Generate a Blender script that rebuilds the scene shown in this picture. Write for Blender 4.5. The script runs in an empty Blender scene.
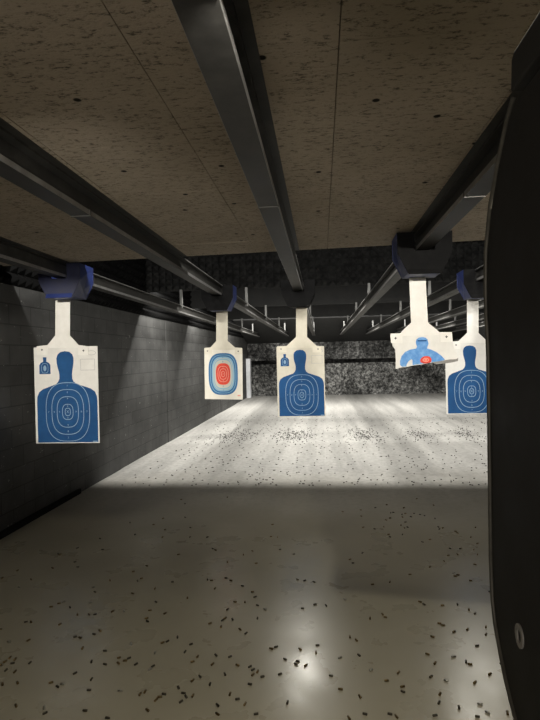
import bpy, bmesh, math, random
from mathutils import Vector, Matrix, noise
R = math.radians
S = bpy.context.scene
COL = S.collection
random.seed(7)

# ------------------------------------------------------------------ camera
F = 541.0
YAW, PITCH, ROLL = R(5.39), R(-0.32), R(-1.3)
EYE = Vector((0, 0, 1.65))
cam_d = bpy.data.cameras.new('camera')
cam = bpy.data.objects.new('camera', cam_d); COL.objects.link(cam)
cam_d.sensor_fit = 'VERTICAL'; cam_d.sensor_height = 36.0
cam_d.lens = F / 720.0 * 36.0
cam_d.clip_start = 0.02; cam_d.clip_end = 200
RM = Matrix.Rotation(YAW, 3, 'Z') @ Matrix.Rotation(R(90) + PITCH, 3, 'X') @ Matrix.Rotation(ROLL, 3, 'Z')
cam.matrix_world = Matrix.Translation(EYE) @ RM.to_4x4()
S.camera = cam

def ray(x, y):
    return RM @ Vector(((x - 270) / F, (360 - y) / F, -1.0))
def at(x, y, Y):
    d = ray(x, y); return EYE + d * ((Y - EYE.y) / d.y)
def atz(x, y, Z):
    d = ray(x, y); return EYE + d * ((Z - EYE.z) / d.z)
def atx(x, y, X):
    d = ray(x, y); return EYE + d * ((X - EYE.x) / d.x)

# ------------------------------------------------------------------ materials
def new_mat(name):
    m = bpy.data.materials.new(name); m.use_nodes = True
    nt = m.node_tree
    return m, nt, nt.nodes['Principled BSDF'], nt.links.new
def simple(name, col, rough=.6, metal=0.0, spec=.5):
    m, nt, b, L = new_mat(name)
    b.inputs['Base Color'].default_value = (*col, 1)
    b.inputs['Roughness'].default_value = rough
    b.inputs['Metallic'].default_value = metal
    b.inputs['Specular IOR Level'].default_value = spec
    return m
def node(nt, typ, **kw):
    n = nt.nodes.new(typ)
    for k, v in kw.items():
        if k in n.inputs: n.inputs[k].default_value = v
        else: setattr(n, k, v)
    return n
def coords(nt, L, scale=(1, 1, 1), loc=(0, 0, 0)):
    g = node(nt, 'ShaderNodeTexCoord'); mp = node(nt, 'ShaderNodeMapping')
    mp.inputs['Scale'].default_value = scale; mp.inputs['Location'].default_value = loc
    L(g.outputs['Object'], mp.inputs['Vector']); return mp.outputs['Vector']
def noise_tex(nt, L, vec, scale, detail=4, rough=.55):
    n = node(nt, 'ShaderNodeTexNoise'); n.inputs['Scale'].default_value = scale
    n.inputs['Detail'].default_value = detail; n.inputs['Roughness'].default_value = rough
    L(vec, n.inputs['Vector']); return n.outputs['Fac']
def ramp(nt, L, fac, stops):
    r = node(nt, 'ShaderNodeValToRGB'); e = r.color_ramp.elements
    while len(e) < len(stops): e.new(0.5)
    for i, (p, c) in enumerate(stops):
        e[i].position = p; e[i].color = (*c, 1) if len(c) == 3 else c
    L(fac, r.inputs['Fac']); return r.outputs['Color']
def mix(nt, L, fac, a, b, blend='MIX'):
    n = node(nt, 'ShaderNodeMix'); n.data_type = 'RGBA'; n.blend_type = blend
    for sock, v in ((n.inputs[0], fac), (n.inputs[6], a), (n.inputs[7], b)):
        if isinstance(v, (int, float)): sock.default_value = v
        elif isinstance(v, tuple): sock.default_value = (*v, 1)
        else: L(v, sock)
    return n.outputs[2]
def bump(nt, L, h, b, strength=.4, dist=.01):
    n = node(nt, 'ShaderNodeBump'); n.inputs['Strength'].default_value = strength
    n.inputs['Distance'].default_value = dist
    L(h, n.inputs['Height']); L(n.outputs['Normal'], b.inputs['Normal'])
G = lambda v: (v, v, v)

def mat_floor():
    m, nt, b, L = new_mat('sealed_concrete')
    v = coords(nt, L)
    big = noise_tex(nt, L, v, .8, 5)
    fine = noise_tex(nt, L, v, 14, 6, .65)
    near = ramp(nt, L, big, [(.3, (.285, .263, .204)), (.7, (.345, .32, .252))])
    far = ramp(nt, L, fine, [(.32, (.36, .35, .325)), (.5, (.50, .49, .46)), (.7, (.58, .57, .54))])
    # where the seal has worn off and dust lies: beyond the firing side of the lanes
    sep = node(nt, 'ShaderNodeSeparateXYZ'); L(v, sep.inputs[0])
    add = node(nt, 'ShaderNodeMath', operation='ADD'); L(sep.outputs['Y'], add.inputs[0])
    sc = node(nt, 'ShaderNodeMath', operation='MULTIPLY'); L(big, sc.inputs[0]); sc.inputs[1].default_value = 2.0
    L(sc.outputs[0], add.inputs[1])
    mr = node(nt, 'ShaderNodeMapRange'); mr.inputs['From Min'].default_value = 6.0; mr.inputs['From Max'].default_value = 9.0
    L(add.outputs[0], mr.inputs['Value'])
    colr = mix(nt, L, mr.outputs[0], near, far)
    # darker streaks running down the lanes
    v2 = coords(nt, L, (3.2, .22, 1), (3.1, .4, 0))
    st = noise_tex(nt, L, v2, 1.0, 5, .6)
    stc = ramp(nt, L, st, [(.36, G(.72)), (.56, G(1.0))])
    fs = node(nt, 'ShaderNodeMath', operation='MULTIPLY'); L(mr.outputs[0], fs.inputs[0]); fs.inputs[1].default_value = .85
    colr = mix(nt, L, fs.outputs[0], colr, mix(nt, L, 1.0, colr, stc, 'MULTIPLY'))
    # grit band strewn across the lanes
    v3 = coords(nt, L, (1.0, .5, 1), (0, 0, 0))
    gb = noise_tex(nt, L, v3, 1.3, 3)
    gy = node(nt, 'ShaderNodeMath', operation='SUBTRACT'); L(sep.outputs['Y'], gy.inputs[0]); gy.inputs[1].default_value = 11.2
    ga = node(nt, 'ShaderNodeMath', operation='ABSOLUTE'); L(gy.outputs[0], ga.inputs[0])
    gm = node(nt, 'ShaderNodeMapRange'); gm.inputs['From Min'].default_value = .75; gm.inputs['From Max'].default_value = .1
    L(ga.outputs[0], gm.inputs['Value'])
    gr = ramp(nt, L, gb, [(.46, G(0)), (.60, G(.6))])
    spk = ramp(nt, L, noise_tex(nt, L, v, 30, 3, .7), [(.46, G(1)), (.56, G(0))])
    g1 = mix(nt, L, 1.0, gm.outputs[0], gr, 'MULTIPLY'); g1 = mix(nt, L, 1.0, g1, spk, 'MULTIPLY')
    colr = mix(nt, L, g1, colr, (.06, .055, .05))
    sp2 = ramp(nt, L, noise_tex(nt, L, v, 22, 4, .75), [(.30, G(1)), (.36, G(0))])
    sp2 = mix(nt, L, 1.0, sp2, mr.outputs[0], 'MULTIPLY')
    colr = mix(nt, L, sp2, colr, (.10, .095, .085))
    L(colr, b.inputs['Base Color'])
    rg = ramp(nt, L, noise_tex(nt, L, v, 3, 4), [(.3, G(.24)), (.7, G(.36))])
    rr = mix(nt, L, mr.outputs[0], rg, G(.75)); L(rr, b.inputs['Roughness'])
    bump(nt, L, fine, b, .12, .004)
    return m

def mat_ceiling():
    m, nt, b, L = new_mat('fibre_board')
    v = coords(nt, L); vs = coords(nt, L, (.55, 1.3, 1))
    a = noise_tex(nt, L, vs, 55, 6, .75); c = noise_tex(nt, L, v, 2.2, 3)
    pit = ramp(nt, L, a, [(.37, G(.28)), (.47, G(1))])
    base = ramp(nt, L, c, [(.3, (.44, .375, .29)), (.7, (.54, .465, .37))])
    colr = mix(nt, L, 1.0, base, pit, 'MULTIPLY')
    # small chips knocked out of the board
    vo = node(nt, 'ShaderNodeTexVoronoi'); vo.voronoi_dimensions = '2D'; vo.inputs['Scale'].default_value = 1.9; L(v, vo.inputs['Vector'])
    dot = ramp(nt, L, vo.outputs['Distance'], [(.022, G(1)), (.032, G(0))])
    colr = mix(nt, L, dot, colr, (.02, .018, .015))
    L(colr, b.inputs['Base Color']); b.inputs['Roughness'].default_value = .95
    b.inputs['Specular IOR Level'].default_value = .15
    bump(nt, L, a, b, .9, .012)
    return m

def mat_wall():
    m, nt, b, L = new_mat('painted_block')
    g = node(nt, 'ShaderNodeTexCoord'); s = node(nt, 'ShaderNodeSeparateXYZ'); L(g.outputs['Object'], s.inputs[0])
    c = node(nt, 'ShaderNodeCombineXYZ'); L(s.outputs['Y'], c.inputs[0]); L(s.outputs['Z'], c.inputs[1])
    br = node(nt, 'ShaderNodeTexBrick'); br.inputs['Scale'].default_value = 1.0
    br.inputs['Brick Width'].default_value = .405; br.inputs['Row Height'].default_value = .203
    br.inputs['Mortar Size'].default_value = .007; br.inputs['Mortar Smooth'].default_value = .3
    br.inputs['Color1'].default_value = (.060, .060, .0585, 1); br.inputs['Color2'].default_value = (.074, .074, .072, 1)
    br.inputs['Mortar'].default_value = (.04, .04, .039, 1)
    L(c.outputs[0], br.inputs['Vector'])
    v = g.outputs['Object']
    mo = ramp(nt, L, noise_tex(nt, L, v, 2.5, 5), [(.3, G(.72)), (.7, G(1.25))])
    colr = mix(nt, L, 1.0, br.outputs['Color'], mo, 'MULTIPLY')
    mp = node(nt, 'ShaderNodeMapping'); mp.inputs['Scale'].default_value = (1, 2.2, 7); L(v, mp.inputs['Vector'])
    sc = ramp(nt, L, noise_tex(nt, L, mp.outputs[0], 3.2, 6, .75), [(.64, G(0)), (.69, G(1))])
    colr = mix(nt, L, sc, colr, (.36, .36, .34))
    L(colr, b.inputs['Base Color']); b.inputs['Roughness'].default_value = .72
    b.inputs['Specular IOR Level'].default_value = .3
    h = node(nt, 'ShaderNodeMath', operation='SUBTRACT'); h.inputs[0].default_value = 1.0
    L(br.outputs['Fac'], h.inputs[1]); bump(nt, L, h.outputs[0], b, .5, .008)
    return m

def mat_rubble(name, lo, mid, hi, scale=9):
    m, nt, b, L = new_mat(name)
    v = coords(nt, L)
    n = noise_tex(nt, L, v, scale, 6, .8); big = noise_tex(nt, L, v, .9, 3)
    colr = ramp(nt, L, n, [(.40, lo), (.51, mid), (.62, hi)])
    colr = mix(nt, L, 1.0, colr, ramp(nt, L, big, [(.36, G(.35)), (.6, G(1.15))]), 'MULTIPLY')
    L(colr, b.inputs['Base Color']); b.inputs['Roughness'].default_value = .95
    b.inputs['Specular IOR Level'].default_value = .1
    bump(nt, L, n, b, 1.0, .05)
    return m

def mat_worn(name, col, col2, scale=12, rough=.5, metal=0.0, spec=.5):
    m, nt, b, L = new_mat(name)
    v = coords(nt, L)
    n = noise_tex(nt, L, v, scale, 5, .65)
    L(ramp(nt, L, n, [(.38, col), (.66, col2)]), b.inputs['Base Color'])
    L(ramp(nt, L, n, [(.3, G(rough - .08)), (.7, G(min(1, rough + .12)))]), b.inputs['Roughness'])
    b.inputs['Metallic'].default_value = metal; b.inputs['Specular IOR Level'].default_value = spec
    return m

M = dict(
    floor=mat_floor(), ceiling=mat_ceiling(), wall=mat_wall(),
    rubber=mat_rubble('granulated_rubber', (.03, .03, .03), (.17, .17, .165), (.50, .50, .48)),
    rubber_dark=mat_rubble('granulated_rubber_cap', (.03, .03, .03), (.12, .12, .118), (.34, .34, .33)),
    foam=mat_worn('acoustic_foam', (.004, .004, .004), (.007, .007, .007), 8, .95, 0, .05),
    black=simple('black_board', (.012, .012, .012), .9, 0, .1),
    steel_plate=mat_worn('dull_steel_plate', (.018, .018, .018), (.032, .032, .031), 3, .7, 0, .3),
    track=mat_worn('galvanised_steel', (.045, .0435, .040), (.085, .083, .077), 9, .55, .35, .25),
    lip_glint=mat_worn('track_lip_glint', (.26, .255, .245), (.40, .395, .385), 9, .4, .5),
    foam2=mat_worn('acoustic_foam_grey', (.018, .018, .018), (.040, .040, .039), 8, .95, 0, .05),
    rod=mat_worn('zinc_strut', (.20, .20, .195), (.30, .30, .29), 14, .5, .6),
    blue=mat_worn('blue_paint', (.014, .026, .115), (.022, .038, .16), 10, .5),
    shield=mat_worn('dark_shield', (.005, .005, .0054), (.010, .010, .010), 16, .85, 0, .08),
    navy=mat_worn('navy_shield', (.005, .008, .034), (.009, .013, .05), 16, .6),
    wheel=simple('black_nylon', (.02, .02, .02), .5),
    cream=mat_worn('cream_board', (.66, .62, .51), (.73, .69, .58), 7, .7, 0, .25),
    creampaper=mat_worn('cream_paper', (.60, .565, .47), (.67, .635, .54), 9, .85, 0, .15),
    board=mat_worn('white_board', (.74, .725, .68), (.82, .81, .77), 7, .7, 0, .25),
    paper=mat_worn('target_paper', (.68, .67, .635), (.76, .75, .715), 9, .85, 0, .15),
    buff=mat_worn('buff_paper', (.72, .69, .60), (.79, .76, .67), 9, .85, 0, .15),
    ink=mat_worn('blue_ink', (.013, .066, .19), (.020, .090, .24), 6, .75, 0, .2),
    sky=mat_worn('light_blue_ink', (.10, .27, .60), (.20, .40, .70), 30, .8, 0, .2),
    pale=simple('pale_ring_ink', (.25, .38, .52), .8, 0, .2),
    greyink=simple('grey_ink', (.42, .42, .42), .8, 0, .2),
    lightblue=simple('powder_blue_ink', (.26, .44, .56), .8, 0, .2),
    midblue=simple('steel_blue_ink', (.045, .15, .32), .8, 0, .2),
    stone=simple('stone_ink', (.56, .55, .47), .8, 0, .2),
    red=mat_worn('red_ink', (.66, .055, .04), (.78, .10, .06), 20, .8, 0, .2),
    pink=simple('pale_red_ink', (.80, .36, .28), .8, 0, .2),
    dark=simple('dark_screw', (.03, .03, .03), .5, .3),
    tornback=simple('grey_paper_back', (.30, .29, .27), .9, 0, .1),
    panel=mat_worn('charcoal_panel', (.020, .0195, .018), (.026, .025, .023), 5, .65, 0, .35),
    panel_top=mat_worn('grey_panel', (.030, .030, .027), (.038, .037, .034), 5, .7, 0, .3),
    edge=mat_worn('worn_edge_trim', (.08, .077, .066), (.13, .125, .105), 20, .45, .2),
    chrome=mat_worn('scratched_zinc', (.30, .29, .27), (.42, .41, .39), 40, .5, .2),
    white=mat_worn('white_post', (.62, .64, .66), (.74, .76, .78), 5, .7),
    brass=mat_worn('tarnished_brass', (.10, .068, .03), (.26, .185, .085), 90, .38, .9),
    nickel=mat_worn('nickel_plate', (.45, .44, .42), (.60, .59, .56), 90, .3, .95),
    soot=simple('dark_casing', (.05, .042, .03), .5, .6),
    gap_shade=mat_rubble('shaded_gap_rubber', (.02, .02, .02), (.05, .05, .05), (.11, .11, .11)),
    crumb=simple('dark_crumb', (.045, .042, .038), .85),
)

# ------------------------------------------------------------------ mesh builder
class MB:
    def __init__(s): s.bm = bmesh.new(); s.mats = []
    def mi(s, m):
        if m not in s.mats: s.mats.append(m)
        return s.mats.index(m)
    def face(s, vs, m):
        try:
            f = s.bm.faces.new(vs); f.material_index = s.mi(m); return f
        except ValueError: return None
    def poly(s, pts, m): return s.face([s.bm.verts.new(p) for p in pts], m)
    def box(s, lo, hi, m):
        x0, y0, z0 = lo; x1, y1, z1 = hi
        v = [s.bm.verts.new(p) for p in ((x0,y0,z0),(x1,y0,z0),(x1,y1,z0),(x0,y1,z0),(x0,y0,z1),(x1,y0,z1),(x1,y1,z1),(x0,y1,z1))]
        for q in ((3,2,1,0),(4,5,6,7),(0,1,5,4),(1,2,6,5),(2,3,7,6),(3,0,4,7)): s.face([v[i] for i in q], m)
    def prism(s, pts, vec, m, side=None):
        """closed outline pts extruded by vec"""
        vec = Vector(vec); a = [s.bm.verts.new(p) for p in pts]; c = [s.bm.verts.new(Vector(p) + vec) for p in pts]
        s.face(a, m); s.face(c[::-1], side or m)
        n = len(pts)
        for i in range(n): s.face([a[i], c[i], c[(i+1) % n], a[(i+1) % n]], side or m)
    def band(s, outer, inner, m, vec=None):
        n = len(outer); o = [s.bm.verts.new(p) for p in outer]; i_ = [s.bm.verts.new(p) for p in inner]
        for k in range(n): s.face([o[k], o[(k+1) % n], i_[(k+1) % n], i_[k]], m)
    def lathe(s, prof, mtx, m, seg=12, cap=True):
        rings = []
        for r, h in prof:
            rings.append([s.bm.verts.new(mtx @ Vector((r*math.cos(2*math.pi*k/seg), r*math.sin(2*math.pi*k/seg), h))) for k in range(seg)])
        for a, c in zip(rings, rings[1:]):
            for k in range(seg): s.face([a[k], a[(k+1) % seg], c[(k+1) % seg], c[k]], m)
        if cap: s.face(rings[0][::-1], m); s.face(rings[-1], m)
    def build(s, name, parent=None, bevel=0, smooth=False, loc=None, fix=True):
        if fix: bmesh.ops.recalc_face_normals(s.bm, faces=s.bm.faces[:])
        me = bpy.data.meshes.new(name)
        if loc is not None: bmesh.ops.translate(s.bm, vec=-Vector(loc), verts=s.bm.verts[:])
        s.bm.to_mesh(me); s.bm.free()
        for m in s.mats: me.materials.append(m)
        if smooth:
            for p in me.polygons: p.use_smooth = True
        o = bpy.data.objects.new(name, me); COL.objects.link(o)
        if loc is not None: o.location = loc
        if parent is not None:
            o.parent = parent
            # children are modelled in world coordinates: keep them there
            o.matrix_parent_inverse = Matrix.Translation(-Vector(parent.location))
        if bevel:
            md = o.modifiers.new('bevel', 'BEVEL'); md.width = bevel; md.segments = 2; md.limit_method = 'ANGLE'
        return o
def tag(o, label=None, cat=None, group=None, kind=None):
    for k, v in (('label', label), ('category', cat), ('group', group), ('kind', kind)):
        if v: o[k] = v
    return o
def empty(name, loc, label, cat, group=None):
    o = bpy.data.objects.new(name, None); COL.objects.link(o); o.location = loc; o.empty_display_size = .1
    return tag(o, label, cat, group)

# ------------------------------------------------------------------ the setting
XL, XR, YB, YF = -3.05, 5.75, -3.2, 22.9
ZC = 2.59                     # board ceiling
ZU = 3.55                     # dark ceiling above the baffles
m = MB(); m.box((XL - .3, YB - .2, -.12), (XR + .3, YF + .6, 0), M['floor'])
tag(m.build('floor'), 'grey sealed concrete floor littered with casings, bright beyond the shadow line', kind='structure')

# board ceiling over the firing side: panels with open joints under a backing board
pl, pr = atz(80, 262, ZC), atz(490, 240, ZC)
def edge_y(x): return pl.y + (pr.y - pl.y) * (x - pl.x) / (pr.x - pl.x)
m = MB()
xs = [.075 + .625 * k for k in range(-6, 11)]
ys = [1.64 + .68 * k for k in range(-8, 6)]
g = .0016
for i in range(len(xs) - 1):
    a, c = max(xs[i], XL), min(xs[i+1], XR)
    if c - a < .05: continue
    for j in range(len(ys)):
        y0 = max(ys[j], YB); y1 = ys[j+1] if j + 1 < len(ys) else 99
        ya, yc = min(y1, edge_y(a)), min(y1, edge_y(c))
        if j + 1 == len(ys) or y1 > edge_y(a): ya, yc = edge_y(a), edge_y(c)
        if min(ya, yc) - y0 < .03: continue
        dz = random.uniform(-.0008, .0008)
        m.prism([(a+g, y0+g, ZC+dz), (c-g, y0+g, ZC+dz), (c-g, yc-g, ZC+dz), (a+g, ya-g, ZC+dz)], (0, 0, .03), M['ceiling'])
        if ya != y1 or yc != y1: break
m.prism([(XL, YB, ZC+.032), (XR, YB, ZC+.032), (XR, edge_y(XR)-.004, ZC+.032), (XL, edge_y(XL)-.004, ZC+.032)], (0, 0, .03), M['black'])
tag(m.build('ceiling'), 'low ceiling of pitted brown fibre boards over the firing side', kind='structure')
m = MB(); m.box((XL - .2, YB, ZU), (XR + .2, YF + .5, ZU + .1), M['black'])
tag(m.build('ceiling'), 'black upper ceiling above the hanging baffles', kind='structure')

# left wall of painted block, with upright joints, a dark foam band above and a dark base
m = MB()
joints = [-3.2, 1.0, 4.4, 7.95, 10.5, 13.3, 16.2, 19.2, YF + .5]
for k in range(len(joints) - 1):
    off = (k % 2) * .012
    m.box((XL - .2, joints[k] + .006, 0), (XL - off, joints[k+1] - .006, 2.42), M['wall'])
m.box((XL - .25, YB, 0), (XL - .03, YF + .5, 2.42), M['black'])
tag(m.build('wall_left'), 'dark grey painted block wall along the left lane', kind='structure')
def foam_sheet(mb, origin, u, v, n, nu, nv, depth, mat):
    """grid of foam pyramids: origin + u,v spans, n outward"""
    o, u, v, n = Vector(origin), Vector(u), Vector(v), Vector(n)
    P = [[mb.bm.verts.new(o + u*(i/nu) + v*(j/nv)) for j in range(nv+1)] for i in range(nu+1)]
    for i in range(nu):
        for j in range(nv):
            t = mb.bm.verts.new(o + u*((i+.5)/nu) + v*((j+.5)/nv) + n*depth)
            q = [P[i][j], P[i+1][j], P[i+1][j+1], P[i][j+1]]
            for k in range(4): mb.face([q[k], q[(k+1) % 4], t], mat)
m = MB()
foam_sheet(m, (XL - .02, 3.0, 2.43), (0, YF - 3, 0), (0, 0, ZU - 2.43), (1, 0, 0), 150, 9, .07, M['foam'])
m.box((XL - .2, YB, 2.42), (XL - .021, YF + .5, ZU), M['black'])
tag(m.build('trim_1'), 'black foam band lining the top of the left wall', kind='structure')
m = MB(); m.box((XL - .02, YB, 0), (XL + .03, 6.5, .06), M['black'])
tag(m.build('baseboard_left'), 'black base strip along the dark near part of the left wall', kind='structure', )
m = MB(); m.box((XR, YB, 0), (XR + .2, YF + .5, ZU), M['wall'])
tag(m.build('wall_right'), 'dark wall at the far right of the range', kind='structure')
m = MB(); m.box((XL - .2, YB - .2, 0), (XR + .2, YB, ZU), M['steel_plate'])
tag(m.build('wall_rear'), 'dark wall behind the firing booths', kind='structure')

# rubber backstop
m = MB()
nx, nz = 150, 34
grid = []
for i in range(nx + 1):
    col = []
    for j in range(nz + 1):
        x = XL + (XR - XL) * i / nx; z = 1.33 * j / nz
        d = noise.noise(Vector((x*3.1, z*3.1, 4))) * .10 + noise.noise(Vector((x*9, z*9, 1))) * .05
        y = YF + .02 + .05 * z + d - .18 * max(0, 1 - z/.25) * (0.6 + noise.noise(Vector((x*2, 0, 9))))
        col.append(m.bm.verts.new((x, y, z)))
    grid.append(col)
for i in range(nx):
    for j in range(nz): m.face([grid[i][j], grid[i+1][j], grid[i+1][j+1], grid[i][j+1]], M['rubber'])
m.box((XL - .2, YF + .45, 0), (XR + .2, YF + .6, ZU), M['black'])
m.box((XL, YF + .16, 1.1), (XR, YF + .4, 1.56), M['gap_shade'])  # dark strip standing in for the shadow under the overhanging lip
tag(m.build('wall_back', fix=False), 'speckled granulated rubber backstop at the far end of the lanes', kind='structure')
m = MB()
nz = 14; grid = []
for i in range(nx + 1):
    col = []
    for j in range(nz + 1):
        x = XL + (XR - XL) * i / nx; z = 1.50 + .72 * j / nz
        d = noise.noise(Vector((x*3.1, z*3.1, 14))) * .06 + noise.noise(Vector((x*9, z*9, 11))) * .03
        col.append(m.bm.verts.new((x, YF - .50 + d, z)))
    grid.append(col)
for i in range(nx):
    for j in range(nz): m.face([grid[i][j], grid[i+1][j], grid[i+1][j+1], grid[i][j+1]], M['rubber_dark'])
m.box((XL, YF - .42, 1.485), (XR, YF + .3, 2.22), M['black'])
tag(m.build('trim_2', fix=False), 'darker rubber lip overhanging the backstop', kind='structure')
m = MB(); m.prism([(XL, YF - 4.2, 2.95), (XR, YF - 4.2, 2.95), (XR, YF - .35, 2.2), (XL, YF - .35, 2.2)], (0, 0, .04), M['steel_plate'])
tag(m.build('trim_3'), 'dull steel plate sloping down to the top of the backstop', kind='structure')
# hanging baffles, foam faced, one behind the other
for k, (Y, zb) in enumerate(((9.3, 2.84), (12.6, 2.84), (16.6, 2.84))):
    m = MB()
    m.box((XL, Y, zb), (XR, Y + .05, ZU), M['black'] if k == 0 else M['steel_plate'])
    if k == 0: foam_sheet(m, (XL, Y - .001, zb), (XR - XL, 0, 0), (0, 0, ZU - zb), (0, -1, 0), 74, 6, .07, M['foam2'])
    tag(m.build('trim_%d' % (4 + k), fix=False), ('black foam faced baffle hanging across the lanes behind the brown ceiling', 'second dark baffle hanging across the lanes',
        'third dark baffle hanging across the lanes')[k], kind='structure')
m = MB()
foam_sheet(m, (XL, 5.3, ZU - .005), (XR - XL, 0, 0), (0, 3.9, 0), (0, 0, -1), 74, 33, .08, M['foam2'])
tag(m.build('trim_7', fix=False), 'black egg-crate foam under the upper ceiling', kind='structure')
m = MB(); m.box((XL + .005, YF - 1.1, 0), (XL + .17, YF - .75, 1.6), M['white'])
tag(m.build('trim_8', bevel=.008), 'white upright post in the far left corner', kind='structure')

# ------------------------------------------------------------------ tracks
LANES = dict(A=(-2.44, 5.15), B=(-1.29, 7.0), C=(-.26, 6.8), D=(.80, 4.45), E=(1.80, 6.45), F=(2.90, None), G=(3.98, None), H=(5.05, None))
TLAB = dict(
    A='galvanised overhead track along the left wall above the far left target',
    B='galvanised overhead track leading to the oval red and blue target',
    C='galvanised overhead track down the middle of the ceiling to the centre blue silhouette target',
    D='galvanised overhead track leading to the torn target',
    E='galvanised overhead track above the blue silhouette target beside the black divider',
    F='overhead track first beyond the right-hand silhouette target, seen behind the white hangers',
    G='overhead track second beyond the right-hand silhouette target',
    H='overhead track farthest right in the range, beside the right wall')
ZT0, ZT1 = 2.445, 2.585
def track(key):
    x, _ = LANES[key]
    t = empty('overhead_track', (x, 4, ZT0), TLAB[key], 'track', 'overhead target tracks')
    y0, y1 = -.6, 22.2
    m = MB(); w, fl, th = .052, .012, .006
    # channel section: wide top flange, web, bottom flange with two upturned lips
    pr = [(-w, ZT1), (-w, ZT1-fl), (-th, ZT1-fl), (-th, ZT0+fl), (-w+.006, ZT0+fl), (-w+.006, ZT0+.028), (-w, ZT0+.028), (-w, ZT0),
          (w, ZT0), (w, ZT0+.028), (w-.006, ZT0+.028), (w-.006, ZT0+fl), (th, ZT0+fl), (th, ZT1-fl), (w, ZT1-fl), (w, ZT1)]
    m.prism([(x + a, y0, z) for a, z in pr], (0, y1 - y0, 0), M['track'])
    m.build('beam', t)
    for s in (-1, 1):
        for za, zb_ in ((ZT0 + .001, ZT0 + .0275), (ZT1 - .011, ZT1 - .001)):
            m = MB(); a, c = sorted((x + s*(w + .0003), x + s*(w + .0016)))
            m.box((a, 5.0 if za > 2.5 else y0, za), (c, y1, zb_), M['lip_glint']); tag(m.build('lip', t), 'pale edge strip imitating the glint on the track lip')  # paler strips put the highlight on the metal edges into the colour
    m = MB(); m.box((x - .09, y0, ZT1 + .0005), (x + .09, edge_y(x) - .02, ZT1 + .0045), M['track'])
    m.build('mounting_plate', t)
    for yy in (1.15, 2.85):
        m = MB(); m.box((x - .055, yy, ZT0 - .004), (x + .055, yy + .012, ZT0 + .03), M['track']); m.build('joint_sleeve', t)
    for yy in (9.25, 12.55, 16.55, 19.2):
        top = 2.86 if yy < 19 else 2.94
        m = MB(); m.box((x + .012, yy, ZT1 - .05), (x + .053, yy + .05, top), M['rod'])
        m.box((x - .05, yy - .01, ZT1), (x + .06, yy + .06, ZT1 + .008), M['rod'])
        m.build('hanger', t)
    return t
for k in LANES: track(k)

# ------------------------------------------------------------------ carriers
ZB = 2.262                 # underside of a carrier
def carrier(key, label, shieldmat, ybase):
    x, Y = LANES[key]
    t = empty('target_carrier', (x, Y, ZB), label, 'target carrier', 'target carriers on the tracks')
    LM = M['shield'] if key in 'BCDE' else M['blue']
    SM = M['shield'] if key == 'C' else M['blue']
    wt, wb, y0, y1 = .205, .128, Y - .25, Y + .045
    zt = 2.573
    # housing: four plates, wide at the top, narrow at the foot, open above around the track
    m = MB()
    for s in (-1, 1):
        a = [(x + s*wt, y0, zt), (x + s*wt, y1, zt), (x + s*wt*.99, y1, ZB+.15), (x + s*wb, y1, ZB), (x + s*wb, y0, ZB), (x + s*wt*.99, y0, ZB+.15)]
        m.prism(a, (-s*.006, 0, 0), SM)
    m.box((x - wb, y0, ZB), (x + wb, y1, ZB + .006), SM)
    m.build('housing', t, bevel=.002)
    # front and rear shield with a slot round the track
    for yy, nm in ((y0 - .008, 'front_shield'), (y1 + .001, 'rear_shield')):
        m = MB()
        pts = [(-wt, zt), (-.075, zt), (-.075, ZT0-.012), (.075, ZT0-.012), (.075, zt), (wt, zt), (wt*.99, ZB+.15), (wb, ZB), (-wb, ZB), (-wt*.99, ZB+.15)]
        m.prism([(x + a, yy, z) for a, z in pts], (0, .007, 0), shieldmat)
        m.build(nm, t, bevel=.0015)
    # turned lip under the front shield
    m = MB(); m.prism([(x - wb, y0 - .03, ZB - .012), (x + wb, y0 - .03, ZB - .012), (x + wb, y0 - .008, ZB + .03), (x - wb, y0 - .008, ZB + .03)], (0, .004, 0), LM)
    m.build('lip', t)
    for s in (-1, 1):
        for yy in (y0 + .06, y1 - .06):
            m = MB(); mt = Matrix.Translation((x + s*.062, yy, ZT0 + .034)) @ Matrix.Rotation(R(90), 4, 'Y')
            m.lathe([(.018, -.007), (.022, -.005), (.022, .005), (.018, .007)], mt, M['wheel'], 14)
            m.build('wheel', t)
    m = MB(); 
    m.box((x - .08, Y - .02, ZB - .0015), (x + .08, Y + .02, ZB + .02), M['dark'])
    m.build('clamp', t, bevel=.003)
    return t
carrier('A', 'navy and blue carrier box over the far left silhouette target', M['navy'], 0)
carrier('B', 'dark carrier box with a blue side above the oval red and blue target', M['shield'], 0)
carrier('C', 'dark carrier box on the middle track above the centre silhouette target', M['shield'], 0)
carrier('D', 'large dark blue carrier box above the torn target', M['shield'], 0)
carrier('E', 'dark blue carrier box beside the black divider edge', M['shield'], 0)

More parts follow.
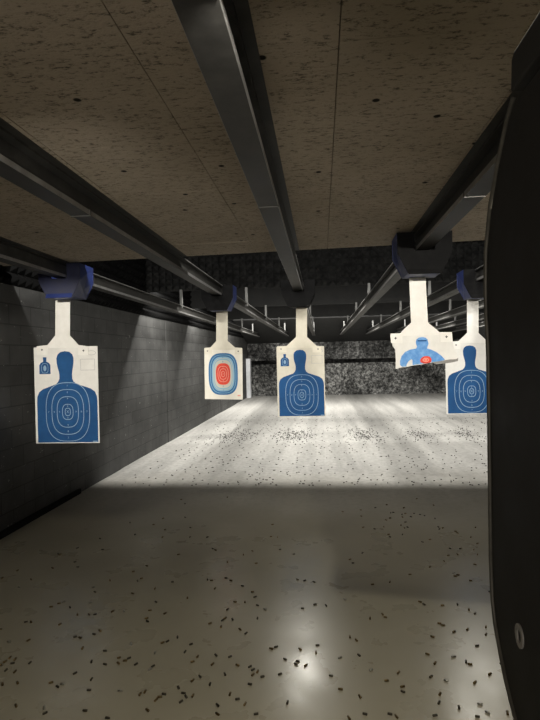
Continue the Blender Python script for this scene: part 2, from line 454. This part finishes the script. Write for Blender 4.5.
# ------------------------------------------------------------------ hangers and papers
TH = .006
def P(pts, Y): return [at(px, py, Y) for px, py in pts]
def hanger(key, pts, screws, label):
    """white board: outline in photograph pixels, front face at the lane's distance"""
    x, Y = LANES[key]
    w = [Vector((p.x, p.y, min(p.z, ZB - .003))) for p in P(pts, Y)]
    c = Vector((x, Y, ZB))
    m = MB(); m.prism(w, (0, TH, 0), M['cream' if key in 'BC' else 'board'])
    o = m.build('target_hanger', loc=c); tag(o, label, 'target hanger', 'white boards holding the paper targets')
    for px, py in screws:
        q = at(px, py, Y - .0005); m = MB(); r = .010
        m.box((q.x - r, Y - .003, q.z - .003), (q.x + r, Y - .0005, q.z + .003), M['dark'])
        m.box((q.x - .003, Y - .0032, q.z - r), (q.x + .003, Y - .0005, q.z + r), M['dark'])
        m.build('screw', o)
    return o
def hanger_outline(n0, n1, ny0, ny1, s0, s1, sy, t0, t1, ty0, ty1, skew=0.0):
    # neck x range and y range, foot of the slopes, outer tabs and their y range
    tw = (t1 - t0) * .2; mid = ty0 + 1.6
    return [(n0, ny0), (n1, ny0), (n1 + skew, ny1), (s1, sy), (t1, ty0), (t1 + .4, ty1), (t1 + .3 - tw, ty1), (t1 + .3 - tw, mid),
            (t0 + tw + .3, mid), (t0 + tw + .4, ty1), (t0 + .4, ty1), (t0, ty0), (s0, sy), (n0 + skew, ny1)]

def sq(cx, cz, a, b, n=3.2, k=48):
    out = []
    for i in range(k):
        t = 2 * math.pi * i / k; c, s = math.cos(t), math.sin(t)
        out.append((cx + a * math.copysign(abs(c) ** (2/n), c), cz + b * math.copysign(abs(s) ** (2/n), s)))
    return out
def lay(mb, pts, Y, off, mat):
    mb.poly([(p[0], Y - off, p[1]) for p in pts], mat)
def ring(mb, cx, cz, a, b, w, Y, off, mat, n=3.2):
    o = sq(cx, cz, a, b, n); i = sq(cx, cz, a - w, b - w, n)
    mb.band([(p[0], Y - off, p[1]) for p in o], [(p[0], Y - off, p[1]) for p in i], mat)
FONT = {}
def glyph(mb, ch, cx, cz, h, Y, off, mat):
    if ch not in FONT:
        cu = bpy.data.curves.new('glyph', 'FONT'); cu.body = ch; cu.size = 1.0; cu.align_x = 'CENTER'; cu.align_y = 'CENTER'
        ob = bpy.data.objects.new('glyph', cu); COL.objects.link(ob)
        dg = bpy.context.evaluated_depsgraph_get(); me = ob.evaluated_get(dg).to_mesh()
        FONT[ch] = ([v.co.copy() for v in me.vertices], [list(p.vertices) for p in me.polygons])
        ob.evaluated_get(dg).to_mesh_clear(); bpy.data.objects.remove(ob); bpy.data.curves.remove(cu)
    vs, fs = FONT[ch]
    vv = [mb.bm.verts.new((cx + v.x*h*1.4, Y - off, cz + v.y*h*1.4)) for v in vs]
    for f in fs: mb.face([vv[i] for i in f], mat)

def silhouette_paper(key, x0, x1, yt, yb, cy_frac, label, tilt=0, inset=True, badge=True, yoff=.0065):
    lx, LY = LANES[key]; Y = LY + yoff
    a = at((x0 + x1) / 2, yt, Y); bb = at((x0 + x1) / 2, yb, Y)
    W = abs(at(x1, yt, Y).x - at(x0, yt, Y).x); cx, zt, zb = a.x, a.z, bb.z; H = zt - zb
    u = W
    base = Vector((cx, Y, zb))
    m = MB()
    # slightly bowed sheet
    nseg = 8; front = []
    outline = [(cx - W/2, zb), (cx + W/2, zb), (cx + W/2, zt), (cx - W/2, zt)]
    m.prism([(p[0], Y, p[1]) for p in outline], (0, .004, 0), M['creampaper' if key == 'C' else 'paper'])
    o = m.build('paper_target', loc=base); tag(o, label, 'paper target', 'paper targets hung in the lanes')
    X = lambda f: cx + (f - .5) * W
    Zt = lambda f: zt - f * W          # fractions of the width, measured down from the top
    # blue figure
    m = MB()
    bot = H / W - .012
    head = [(.358, .24), (.356, .17), (.375, .115), (.42, .078), (.49, .066), (.56, .078), (.605, .115), (.624, .17), (.622, .24), (.614, .30), (.60, .37), (.594, .42), (.596, .48), (.615, .525)]
    body_r = [(.66, .56), (.78, .60), (.88, .635), (.945, .68), (.975, .75), (.98, .83), (.98, bot)]
    body_l = [(.035, bot), (.035, .83), (.04, .75), (.07, .68), (.13, .635), (.23, .60), (.34, .56), (.375, .525)]
    head_l = [(.394, .48), (.396, .42), (.388, .37), (.368, .30)]
    lay(m, [(X(f), Zt(g_)) for f, g_ in head + body_r + body_l + head_l], Y, .0012, M['ink'])
    rc = cy_frac * H / W
    for hw, hh in ((.346, .455), (.255, .35), (.172, .24), (.088, .122), (.046, .062)):
        ring(m, X(.515), Zt(rc), hw*W, hh*W*min(1, (bot-rc-.01)/.46), .0062, Y, .0024, M['pale'], 2.7)
    k = min(1, (bot - rc - .01)/.46)
    for d, ch in ((.40, '7'), (.30, '8'), (.205, '9'), (.09, '0')):
        for s in (-1, 1): glyph(m, ch, X(.515), Zt(rc + s*d*k), .018, Y, .0024, M['pale'])
    for d, ch in ((.30, '7'), (.213, '8'), (.13, '9')):
        for s in (-1, 1): glyph(m, ch, X(.515 + s*d), Zt(rc), .018, Y, .0024, M['pale'])
    glyph(m, 'X', X(.515), Zt(rc), .03, Y, .0024, M['pale'])
    m.build('printed_silhouette', o, fix=False)
    if inset:
        m = MB(); ix, iz, s_ = X(.17), Zt(.30), .088*W
        lay(m, [(ix-s_, iz-s_*1.2), (ix+s_, iz-s_*1.2), (ix+s_, iz+s_*.35), (ix+s_*.7, iz+s_*.75), (ix+s_*.28, iz+s_*.95), (ix+s_*.32, iz+s_*1.7),
                (ix-s_*.32, iz+s_*1.7), (ix-s_*.28, iz+s_*.95), (ix-s_*.7, iz+s_*.75), (ix-s_, iz+s_*.35)], Y, .0012, M['ink'])
        lay(m, sq(ix, iz-s_*.2, s_*.28, s_*.5, 2, 20), Y, .0024, M['pale'])
        ring(m, ix, iz-s_*.2, s_*.62, s_*.85, .004, Y, .0024, M['pale'])
        m.build('small_silhouette', o, fix=False)
    if badge:
        m = MB()
        ring(m, X(.90), Zt(.10), .075*W, .035*W, .004, Y, .0012, M['greyink'], 2)
        m.build('printed_oval', o, fix=False); m = MB()
        bx = [(.73, .19), (.955, .19), (.955, .36), (.73, .36)]; bi = [(.736, .196), (.949, .196), (.949, .354), (.736, .354)]
        m.band([(X(a), Y - .0012, Zt(c)) for a, c in bx], [(X(a), Y - .0012, Zt(c)) for a, c in bi], M['greyink'])
        m.build('printed_box', o, fix=False); m = MB()
        lay(m, [(X(.90), Zt(bot-.008)), (X(.97), Zt(bot-.008)), (X(.97), Zt(bot-.022)), (X(.90), Zt(bot-.022))], Y, .0026, M['pale'])
        m.build('printed_caption', o, fix=False)
    return o

# far left lane
hanger('A', hanger_outline(55.2, 69.8, 291, 335.5, 47.5, 78.5, 345, 36.6, 88, 346.3, 355), [(42, 349.8), (83.5, 350.6)],
       'white board with a long neck holding the far left silhouette target')
silhouette_paper('A', 33.5, 97.2, 346.8, 443.2, .675, 'blue silhouette target at the far left, closest to the block wall')
# centre lane
hanger('C', hanger_outline(296, 307, 304, 337, 286.5, 317, 346, 277.2, 321, 346.2, 352.5), [(281, 349), (318, 349)],
       'white board with a long neck holding the centre silhouette target')
silhouette_paper('C', 276.3, 324, 346.6, 416.6, .69, 'blue silhouette target in the middle, hanging on the track down the ceiling centre')
# lane beside the divider
hanger('E', hanger_outline(467, 478.6, 298, 333, 458.5, 487, 341, 452, 493, 341.5, 349), [(456, 345), (489, 345)],
       'white board with a long neck behind the right side of the torn target')
silhouette_paper('E', 444.8, 495, 342.2, 413.8, .685, 'blue silhouette target at the far right, half hidden by the black divider', inset=False, badge=False)

# oval target
hanger('B', hanger_outline(216.2, 227.6, 308, 341, 210.5, 235, 347.4, 204.3, 242, 348, 354.2), [(207.5, 351), (238.2, 351.2)],
       'white board with a long neck holding the oval red and blue target')
def oval_paper():
    lx, LY = LANES['B']; Y = LY + .0065
    c = P([(204.3, 348.2), (242.3, 348.2), (242.8, 399.6), (204.9, 399)], Y)
    base = Vector(((c[2].x + c[3].x)/2, Y, c[3].z))
    m = MB(); m.prism(c, (0, .004, 0), M['buff'])
    o = m.build('paper_target', loc=base); tag(o, 'paper target with a red centre in blue oval rings', 'paper target', 'paper targets hung in the lanes')
    q = at(223.2, 374, Y); k = Y / F * 1.0
    m = MB(); off = .0012
    for hw, hh, mt in ((15.0, 21.2, 'midblue'), (11.6, 17.6, 'lightblue'), (8.9, 14.2, 'stone'), (7.4, 10.9, 'red')):
        lay(m, sq(q.x, q.z, hw*k, hh*k, 3.0 if hw > 8 else 2.8), Y, off, M[mt]); off += .0012
    for hw, hh in ((5.6, 8.2), (3.7, 5.6), (1.9, 3.0)):
        ring(m, q.x, q.z, hw*k, hh*k, .007, Y, off, M['pink'], 2.6)
    ring(m, q.x, q.z, 13.3*k, 19.5*k, .006, Y, off, M['lightblue'], 3.0)
    ring(m, q.x, q.z, 10.2*k, 16*k, .006, Y, off, M['stone'], 3.0)
    for ch, dz in (('X', 0), ('9', 7), ('8', 12.4), ('7', 16.2)):
        for s in ((1, -1) if dz else (1,)): glyph(m, ch, q.x, q.z + s*dz*k, .02, Y, off, M['pink'] if dz < 8 else M['midblue'])
    m.build('printed_rings', o, fix=False)
    q2 = at(239, 395.5, Y); m = MB(); lay(m, [(q2.x-.02, q2.z-.008), (q2.x+.02, q2.z-.008), (q2.x+.02, q2.z+.008), (q2.x-.02, q2.z+.008)], Y, .0012, M['pink'])
    m.build('printed_caption', o, fix=False)
oval_paper()

# torn target
hanger('D', [(409.2, 275), (425.6, 275), (428, 322.5), (439.5, 332), (451.8, 332), (452, 341.8), (440.5, 342.1), (440.2, 335.2), (402.4, 335.8), (402.6, 343.3), (391, 343), (390.3, 333.5), (400, 333.2), (411, 322.6)],
       [(395.6, 338.2), (446.5, 336.8)], 'white board with a long neck holding the torn target')
def torn_paper():
    lx, LY = LANES['D']; Y = LY + .0065
    px = [(391, 334), (452, 333), (453.2, 345), (454.6, 348.6), (453.8, 350), (456.4, 352.5), (456.8, 355.4), (458.3, 357), (457.4, 359.4), (450, 359.6), (444, 360.8),
          (436, 362.2), (431, 362.6), (424, 364.2), (416, 365), (408, 366.8), (402, 367.2), (395.6, 369.2), (395.8, 360), (395.2, 349.5), (392.5, 346)]
    w = P(px, Y)
    base = at(422, 366, Y)
    m = MB(); m.prism(w, (0, .003, 0), M['paper'])
    o = m.build('paper_target', loc=base); tag(o, 'torn paper target with a light blue figure and red centre, lower half gone', 'paper target', 'paper targets hung in the lanes')
    m = MB()
    fig = [(415.8, 342), (416.3, 339.5), (418.5, 337.6), (422, 337), (425.5, 337.6), (427.6, 339.5), (428, 342), (428.6, 343.6), (427.6, 346), (427, 348.4),
           (431, 349.6), (436, 351.8), (441, 355.4), (445, 359.6), (444, 360.2), (436, 361.7), (431, 362.1), (424, 363.7), (416, 364.5), (412.6, 365.2),
           (412.4, 360), (411.3, 359.2), (408.6, 361.2), (406.6, 364.4), (406.4, 366.4), (402, 366.8), (400.2, 365), (400, 361), (401.6, 356), (405, 352), (410, 349.6), (416, 348.6), (417, 346.6), (416, 344.2)]
    m.poly([p - Vector((0, .0012, 0)) for p in P(fig, Y)], M['sky'])
    m.poly([p - Vector((0, .0026, 0)) for p in P([(417.5,340.2),(426.5,340),(426.6,341.2),(417.5,341.5)], Y)], M['ink'])
    m.build('printed_figure', o, fix=False)
    m = MB(); q = at(425.8, 360.2, Y); k = Y / F
    lay(m, [(q.x + k*a, q.z + k*c) for a, c in ((-5.2,-1.8),(-5.6,.4),(-4,2.6),(-1.5,3.9),(1.5,4.0),(4.2,2.9),(5.6,.6),(5.0,-1.8),(2,-3.0),(-2,-3.2))], Y, .0026, M['red'])
    for a, c in ((3.1, 2.0), (1.5, .9)): ring(m, q.x, q.z + .3*k, a*k, c*k, .006, Y, .0040, M['pink'], 2)
    m.build('printed_centre', o, fix=False)
    # curled flap of torn backing at the lower right
    m = MB()
    cu = P([(431, 362.4), (444, 360.4), (450, 359.3), (457, 359.2), (458.2, 357.6), (457, 361), (451, 362.4), (444, 363.4), (436, 364.0)], Y)
    dy = [0, 0, 0, 0, 0, -.03, -.035, -.03, -.015]
    m.prism([p + Vector((0, d - .002, 0)) for p, d in zip(cu, dy)], (0, .002, 0), M['tornback'])
    tag(m.build('torn_flap', o), 'curled grey torn edge')
torn_paper()

# ------------------------------------------------------------------ booth divider at the right
def divider():
    X0, T = .335, .065
    t = empty('booth_divider', (X0, .6, 0), 'black booth divider with a bowed front edge filling the right side', 'divider')
    edge_px = [(514, 97), (508, 118), (499, 160), (491, 205), (486.6, 250), (486.2, 285), (486.8, 315), (488.6, 345), (489.6, 400), (490.6, 480), (491.6, 560), (493.2, 600), (496, 625), (500.5, 650), (506.5, 680), (512, 703), (517, 722), (526, 760)]
    e = [atx(px, py, X0) for px, py in edge_px]
    prof = [(p.y, p.z) for p in e]
    y_end, z_end = prof[-1]
    prof += [(y_end - .03, z_end - .12), (y_end - .03, 0.0), (-1.2, 0.0), (-1.2, 2.075)]
    prof[0] = (prof[0][0], 2.075)
    m = MB(); m.prism([(X0, y, z) for y, z in prof], (T, 0, 0), M['panel']); m.build('panel', t, bevel=.006)
    a = atx(514, 92, X0); c = atx(514.5, 60, X0)
    m = MB(); m.prism([(X0 - .006, a.y, 2.088), (X0 - .006, c.y, c.z), (X0 - .006, c.y - .012, c.z + .008), (X0 - .006, -1.2, c.z + .008), (X0 - .006, -1.2, 2.088)], (T + .012, 0, 0), M['panel_top'])
    tag(m.build('top_rail', t, bevel=.004), 'lighter grey top rail')
    # worn metal edge following the bowed front
    m = MB(); r = .0045; n = len(e); rings = []
    for i, p in enumerate(e):
        d = (e[min(i+1, n-1)] - e[max(i-1, 0)]).normalized(); s = d.cross(Vector((1, 0, 0))).normalized()
        o = p + Vector((.0, .004, 0))
        rings.append([m.bm.verts.new(o + Vector((1, 0, 0)) * (r*math.cos(k*math.pi/4)) + s * (r*math.sin(k*math.pi/4))) for k in range(8)])
    for A_, B_ in zip(rings, rings[1:]):
        for k in range(8): m.face([A_[k], A_[(k+1) % 8], B_[(k+1) % 8], B_[k]], M['edge'])
    tag(m.build('edge_trim', t, smooth=True), 'thin worn light edge trim')
    q = atx(520.3, 636, X0); m = MB()
    mt = Matrix.Translation((X0, q.y, q.z)) @ Matrix.Rotation(R(-90), 4, 'Y')
    seg = 28
    def el(a, b, h): return [m.bm.verts.new(mt @ Vector((b*math.cos(2*math.pi*k/seg), a*math.sin(2*math.pi*k/seg), h))) for k in range(seg)]
    loops = [el(.0185, .0205, 0), el(.0185, .0205, .003), el(.010, .0115, .003), el(.010, .0115, 0)]
    for A_, B_ in zip(loops, loops[1:]):
        for k in range(seg): m.face([A_[k], A_[(k+1) % seg], B_[(k+1) % seg], B_[k]], M['chrome'])
    tag(m.build('washer', t), 'pale scratched ring on the black panel')
divider()

# ------------------------------------------------------------------ casings
def casing_mesh(name, mat, Lc, rc):
    m = MB(); I = Matrix.Rotation(R(90), 4, 'Y')
    m.lathe([(rc*.45, 0), (rc, 0), (rc, .0012), (rc*.86, .0016), (rc*.86, .0028), (rc*.98, .0036), (rc*.96, Lc), (rc*.82, Lc), (rc*.8, Lc*.3), (.0005, Lc*.3)], I, mat, 10)
    me = bpy.data.meshes.new(name); bmesh.ops.translate(m.bm, vec=(-Lc/2, 0, rc), verts=m.bm.verts[:])
    bmesh.ops.recalc_face_normals(m.bm, faces=m.bm.faces[:]); m.bm.to_mesh(me); m.bm.free()
    for q in m.mats: me.materials.append(q)
    for p in me.polygons: p.use_smooth = True
    return me
CAS = [casing_mesh('casing', M['brass'], .0215, .0056), casing_mesh('casing', M['soot'], .0205, .0054), casing_mesh('casing', M['nickel'], .021, .0055)]
c6 = '''200 158,205 180,155 177,120 190,105 217,150 205,38 255b,62 240,5 237,35 222,220 242,186 256b,190 265,275 243,283 238,345 245,310 258,265 268,375 277,102 295,127 285b,118 288,140 296,180 287b,155 310,178 310,190 310,225 304,248 303b,300 302,312 285,330 308,293 318,295 324,52 325,62 325,120 330,57 362,18 365b,0 340,150 355,160 357,188 350,200 343,262 370b,310 387b,325 367,335 364,355 356,370 385,382 370,210 383,165 378,238 397,237 408,250 403,258 398,272 410,210 410,183 405,20 397,10 405,30 400,25 408,0 412,60 407,30 425,12 422,35 447,5 450,102 447,125 450b,115 455,150 428,183 440,178 462,240 464b,300 420b,306 414,290 465,284 471,328 470,312 482,319 477,295 502,32 493,88 498b,90 508,170 503,215 518,357 457,367 468,372 475,379 475,362 485,400 435,385 443,425 410,432 392,420 450,450 430,395 395,385 405,415 240,423 242,452 237,462 242,430 258,485 253,505 265,490 285,510 275,515 292,470 285,530 300b,515 318,450 318,465 320,442 335,445 322,420 328,480 340,492 348,455 300,460 395,475 412,500 415,506 421,515 425,525 435,500 450,506 431,490 490,475 480,435 492,435 510,512 510,460 470,425 178,431 181,455 205,505 183,487 190,357 190,380 155,330 140,325 155,270 150,415 155,455 75'''
c7 = '''5 130,15 155,20 180,55 240,88 245,90 290,65 298,112 292,150 280b,160 200,166 207,185 187,205 250,240 245,280 230,320 215,320 160,305 165,265 115,271 125,262 131,240 117,275 135,265 150,232 121,300 110,330 118,375 147,360 178,375 190,381 178,357 192,408 180,415 190,410 210,367 228b,376 231,440 265,300 285,308 290,345 292,375 290,398 300,410 308,432 335,432 350,395 340,368 345,339 328,346 332,325 355,414 373,315 390,367 395b,392 405,400 410,410 447,440 430,200 318,225 310,231 316,160 355,173 362,178 392,140 397b,122 433,202 422b,233 443,257 427,265 455,266 465,141 460,180 475,190 510,158 518,240 510,253 515,322 435,352 443b,340 470,338 487,378 497,330 513,420 490b,435 507b,475 508,415 515,330 408,20 430,30 400,72 412,95 372,92 387,12 375,60 380,52 410,56 404,35 487,5 378,463 408'''
spots = []
for txt, ox in ((c6, 0), (c7, 270)):
    for w in txt.split(','):
        b_ = w.endswith('b'); a_, c_ = w.rstrip('b').split()
        spots.append((ox + float(a_)/2, 460 + float(c_)/2, b_))
rr = random.Random(3)
while len(spots) < 296:
    px, py = rr.uniform(50, 486), rr.uniform(497, 590)
    if rr.random() < .55: px, py = rr.gauss(420, 40), rr.gauss(520, 14)
    if 20 < px < 486 and py > 495 and px > 95 - (py - 495): spots.append((px, py, False))
placed = []
for px, py, bright in spots:
    p = atz(px, py, 0)
    for _ in range(60):
        if all((p.x - q.x)**2 + (p.y - q.y)**2 > .026**2 for q in placed): break
        p = p + Vector((rr.uniform(-.02, .02), rr.uniform(-.02, .02), 0))
    placed.append(p)
    me = CAS[2] if bright else CAS[0 if rr.random() < .55 else 1]
    o = bpy.data.objects.new('spent_casing', me); COL.objects.link(o)
    o.location = (p.x, p.y, 0.0); o.rotation_euler = (0, 0, rr.uniform(0, 6.28))
    if bright: lab, grp = 'shiny silvery spent casing catching the light on the shaded floor', 'shiny casings on the near floor'
    elif py > 600: lab, grp = 'dull brass spent casing on the olive grey floor closest to the booth', 'dull casings on the closest floor'
    else: lab, grp = 'dull spent casing on the darker floor just before the bright lanes', 'dull casings on the darker floor'
    tag(o, lab, 'casing', grp)
# the rest: far specks beyond count
def strew(name, n, gen, mat, label, cat):
    m = MB()
    for _ in range(n):
        x, y, r, l = gen(); a = rr.uniform(0, 6.28)
        mt = Matrix.Translation((x, y, r*.9)) @ Matrix.Rotation(a, 4, 'Z') @ Matrix.Rotation(R(90), 4, 'Y')
        m.lathe([(r, -l/2), (r*.95, l/2)], mt, mat, 6)
    return tag(m.build(name), label, cat, None, 'stuff')
strew('far_casings', 900, lambda: (rr.uniform(-2.7, 4.5), 6.9 + 8.5*rr.random()**1.6, .0055, .021), M['soot'],
      'countless tiny casings strewn over the bright far floor', 'casings')
def crumb():
    c = rr.choice([-2.0, -1.65, -.8, -.6, -.4, .75, .95, 1.9, 2.9])
    return rr.gauss(c, .17), rr.gauss(11.3, .5), rr.uniform(.004, .008), rr.uniform(.01, .022)
strew('rubber_debris', 900, crumb, M['crumb'], 'dark patches of rubber crumbs strewn across the bright lanes', 'debris')

# ------------------------------------------------------------------ lights
def area(name, loc, direction, sx, sy, power, col=(1, .95, .86), spread=180):
    d = bpy.data.lights.new(name, 'AREA'); d.shape = 'RECTANGLE'; d.size = sx; d.size_y = sy
    d.energy = power; d.color = col; d.spread = R(spread)
    o = bpy.data.objects.new(name, d); COL.objects.link(o); o.location = loc
    o.rotation_euler = Vector(direction).to_track_quat('-Z', 'Y').to_euler(); return o
def spot(name, loc, target, power, size, blend, radius=.03, col=(1, .94, .84)):
    d = bpy.data.lights.new(name, 'SPOT'); d.energy = power; d.spot_size = R(size); d.spot_blend = blend
    d.shadow_soft_size = radius; d.color = col
    o = bpy.data.objects.new(name, d); COL.objects.link(o); o.location = loc
    o.rotation_euler = (Vector(target) - Vector(loc)).to_track_quat('-Z', 'Y').to_euler(); return o
NEUT = (1, .97, .91)
YS = atz(300, 487, 0).y                     # where the ceiling edge's shadow ends on the floor
for x in (-2.30, -1.42, -1.29, -.31, .71, 1.72, 2.9, 4.0):
    zl = 3.4; ye = edge_y(x) + .01
    yl = ye - (YS - ye) * (zl - ZC) / ZC
    area('lane_lamp', (x, yl, zl), (0, .62, -.78), .07, .07, 26 if x not in (-1.42, -1.29) else 14, NEUT)
# lamps tucked behind each hanging baffle
for Y, pw in ((9.3, 27), (12.6, 24), (16.6, 40)):
    for x, q in ((-2.62, 2.0), (-1.80, .45), (-1.348, .85), (-1.246, .85), (-.76, .45), (.20, .5), (.674, 1.6), (1.35, .45), (2.35, 1), (3.45, 1), (4.5, 1)):
        area('baffle_lamp', (x, Y + .31, 3.15), (0, .15 if Y < 16 else .55, -1), .035, .06, pw * q, NEUT)
# booth spots aimed down the lanes at the targets, mounted over the firing side
for k, pw in (('A', 560), ('B', 170), ('C', 90), ('D', 480), ('E', 90)):
    x, Y = LANES[k]
    spot('booth_spot', (x + .12, .932, 2.424), (x, Y, 1.58 if k == 'A' else 1.62), pw, 24 if k == 'A' else 62, .4 if k == 'A' else 1.0, .012)
# added, unseen visors that keep the spots off the ceiling
m = MB()
for k in 'ABCDE': m.box((LANES[k][0] + .01, .90, 2.437), (LANES[k][0] + .23, 1.07, 2.442), M['black'])
tag(m.build('trim_9'), 'small dark visors added out of view over the booth spots', kind='structure')
# booth downlight; unseen shade added, its lip cut to shape the floor shadow
LP = Vector((.43, .78, 2.415)); YL = .90
d = bpy.data.lights.new('booth_lamp', 'POINT'); d.energy = 140; d.shadow_soft_size = .002; d.color = (1, .93, .76)
o = bpy.data.objects.new('booth_lamp', d); COL.objects.link(o); o.location = LP
cut = [(40, 516), (130, 516), (200, 497), (240, 489), (312, 487), (318, 505), (325, 540), (338, 555), (334, 575), (331, 590), (400, 597), (490, 604), (600, 614)]
lip = []
floor_cut = [Vector((-2.98, yy, 0)) for yy in (2.9, 3.3, 3.8, 4.4, 5.0)] + [atz(px, py, 0) for px, py in cut]
for p in floor_cut:
    q = LP + (p - LP) * ((YL - LP.y) / (p.y - LP.y)); lip.append(q)
lip[0].x = -.08; lip[-1].x = 1.2
m = MB()
pts = [(q.x, YL, q.z) for q in lip] + [(1.2, YL, 2.425), (-.08, YL, 2.425)]
m.prism(pts, (0, .004, 0), M['black'])
m.box((-.08, .30, 2.421), (1.2, YL, 2.426), M['black'])
tag(m.build('trim_10'), 'dark unseen shade added to shape the booth lamp shadow', kind='structure')
for k in ('C', 'E'):
    x, Y = LANES[k]
    p = Vector((x - (.12 if k == 'E' else .02), Y - .2, ZB - .02))
    area('carrier_lamp', p, (p.x * -.4, -3.4, -2.24),   .14, .06, .6, (1, .96, .86), 40)

area('ceiling_fill', (-.6, -1.6, 1.5), (0, .8, .6), 1.2, .3, 20, (1, .9, .78))  # unseen fill added to brighten the board ceiling
w = bpy.data.worlds.new('world'); S.world = w; w.use_nodes = True
w.node_tree.nodes['Background'].inputs[0].default_value = (.01, .01, .01, 1)
w.node_tree.nodes['Background'].inputs[1].default_value = 0.0
S.view_settings.view_transform = 'Standard'; S.view_settings.look = 'None'
S.view_settings.gamma = 1; S.view_settings.use_curve_mapping = False
S.view_settings.exposure = 0.0
S.cycles.max_bounces = 8; S.cycles.diffuse_bounces = 6; S.cycles.sample_clamp_indirect = 6
bpy.context.view_layer.update()
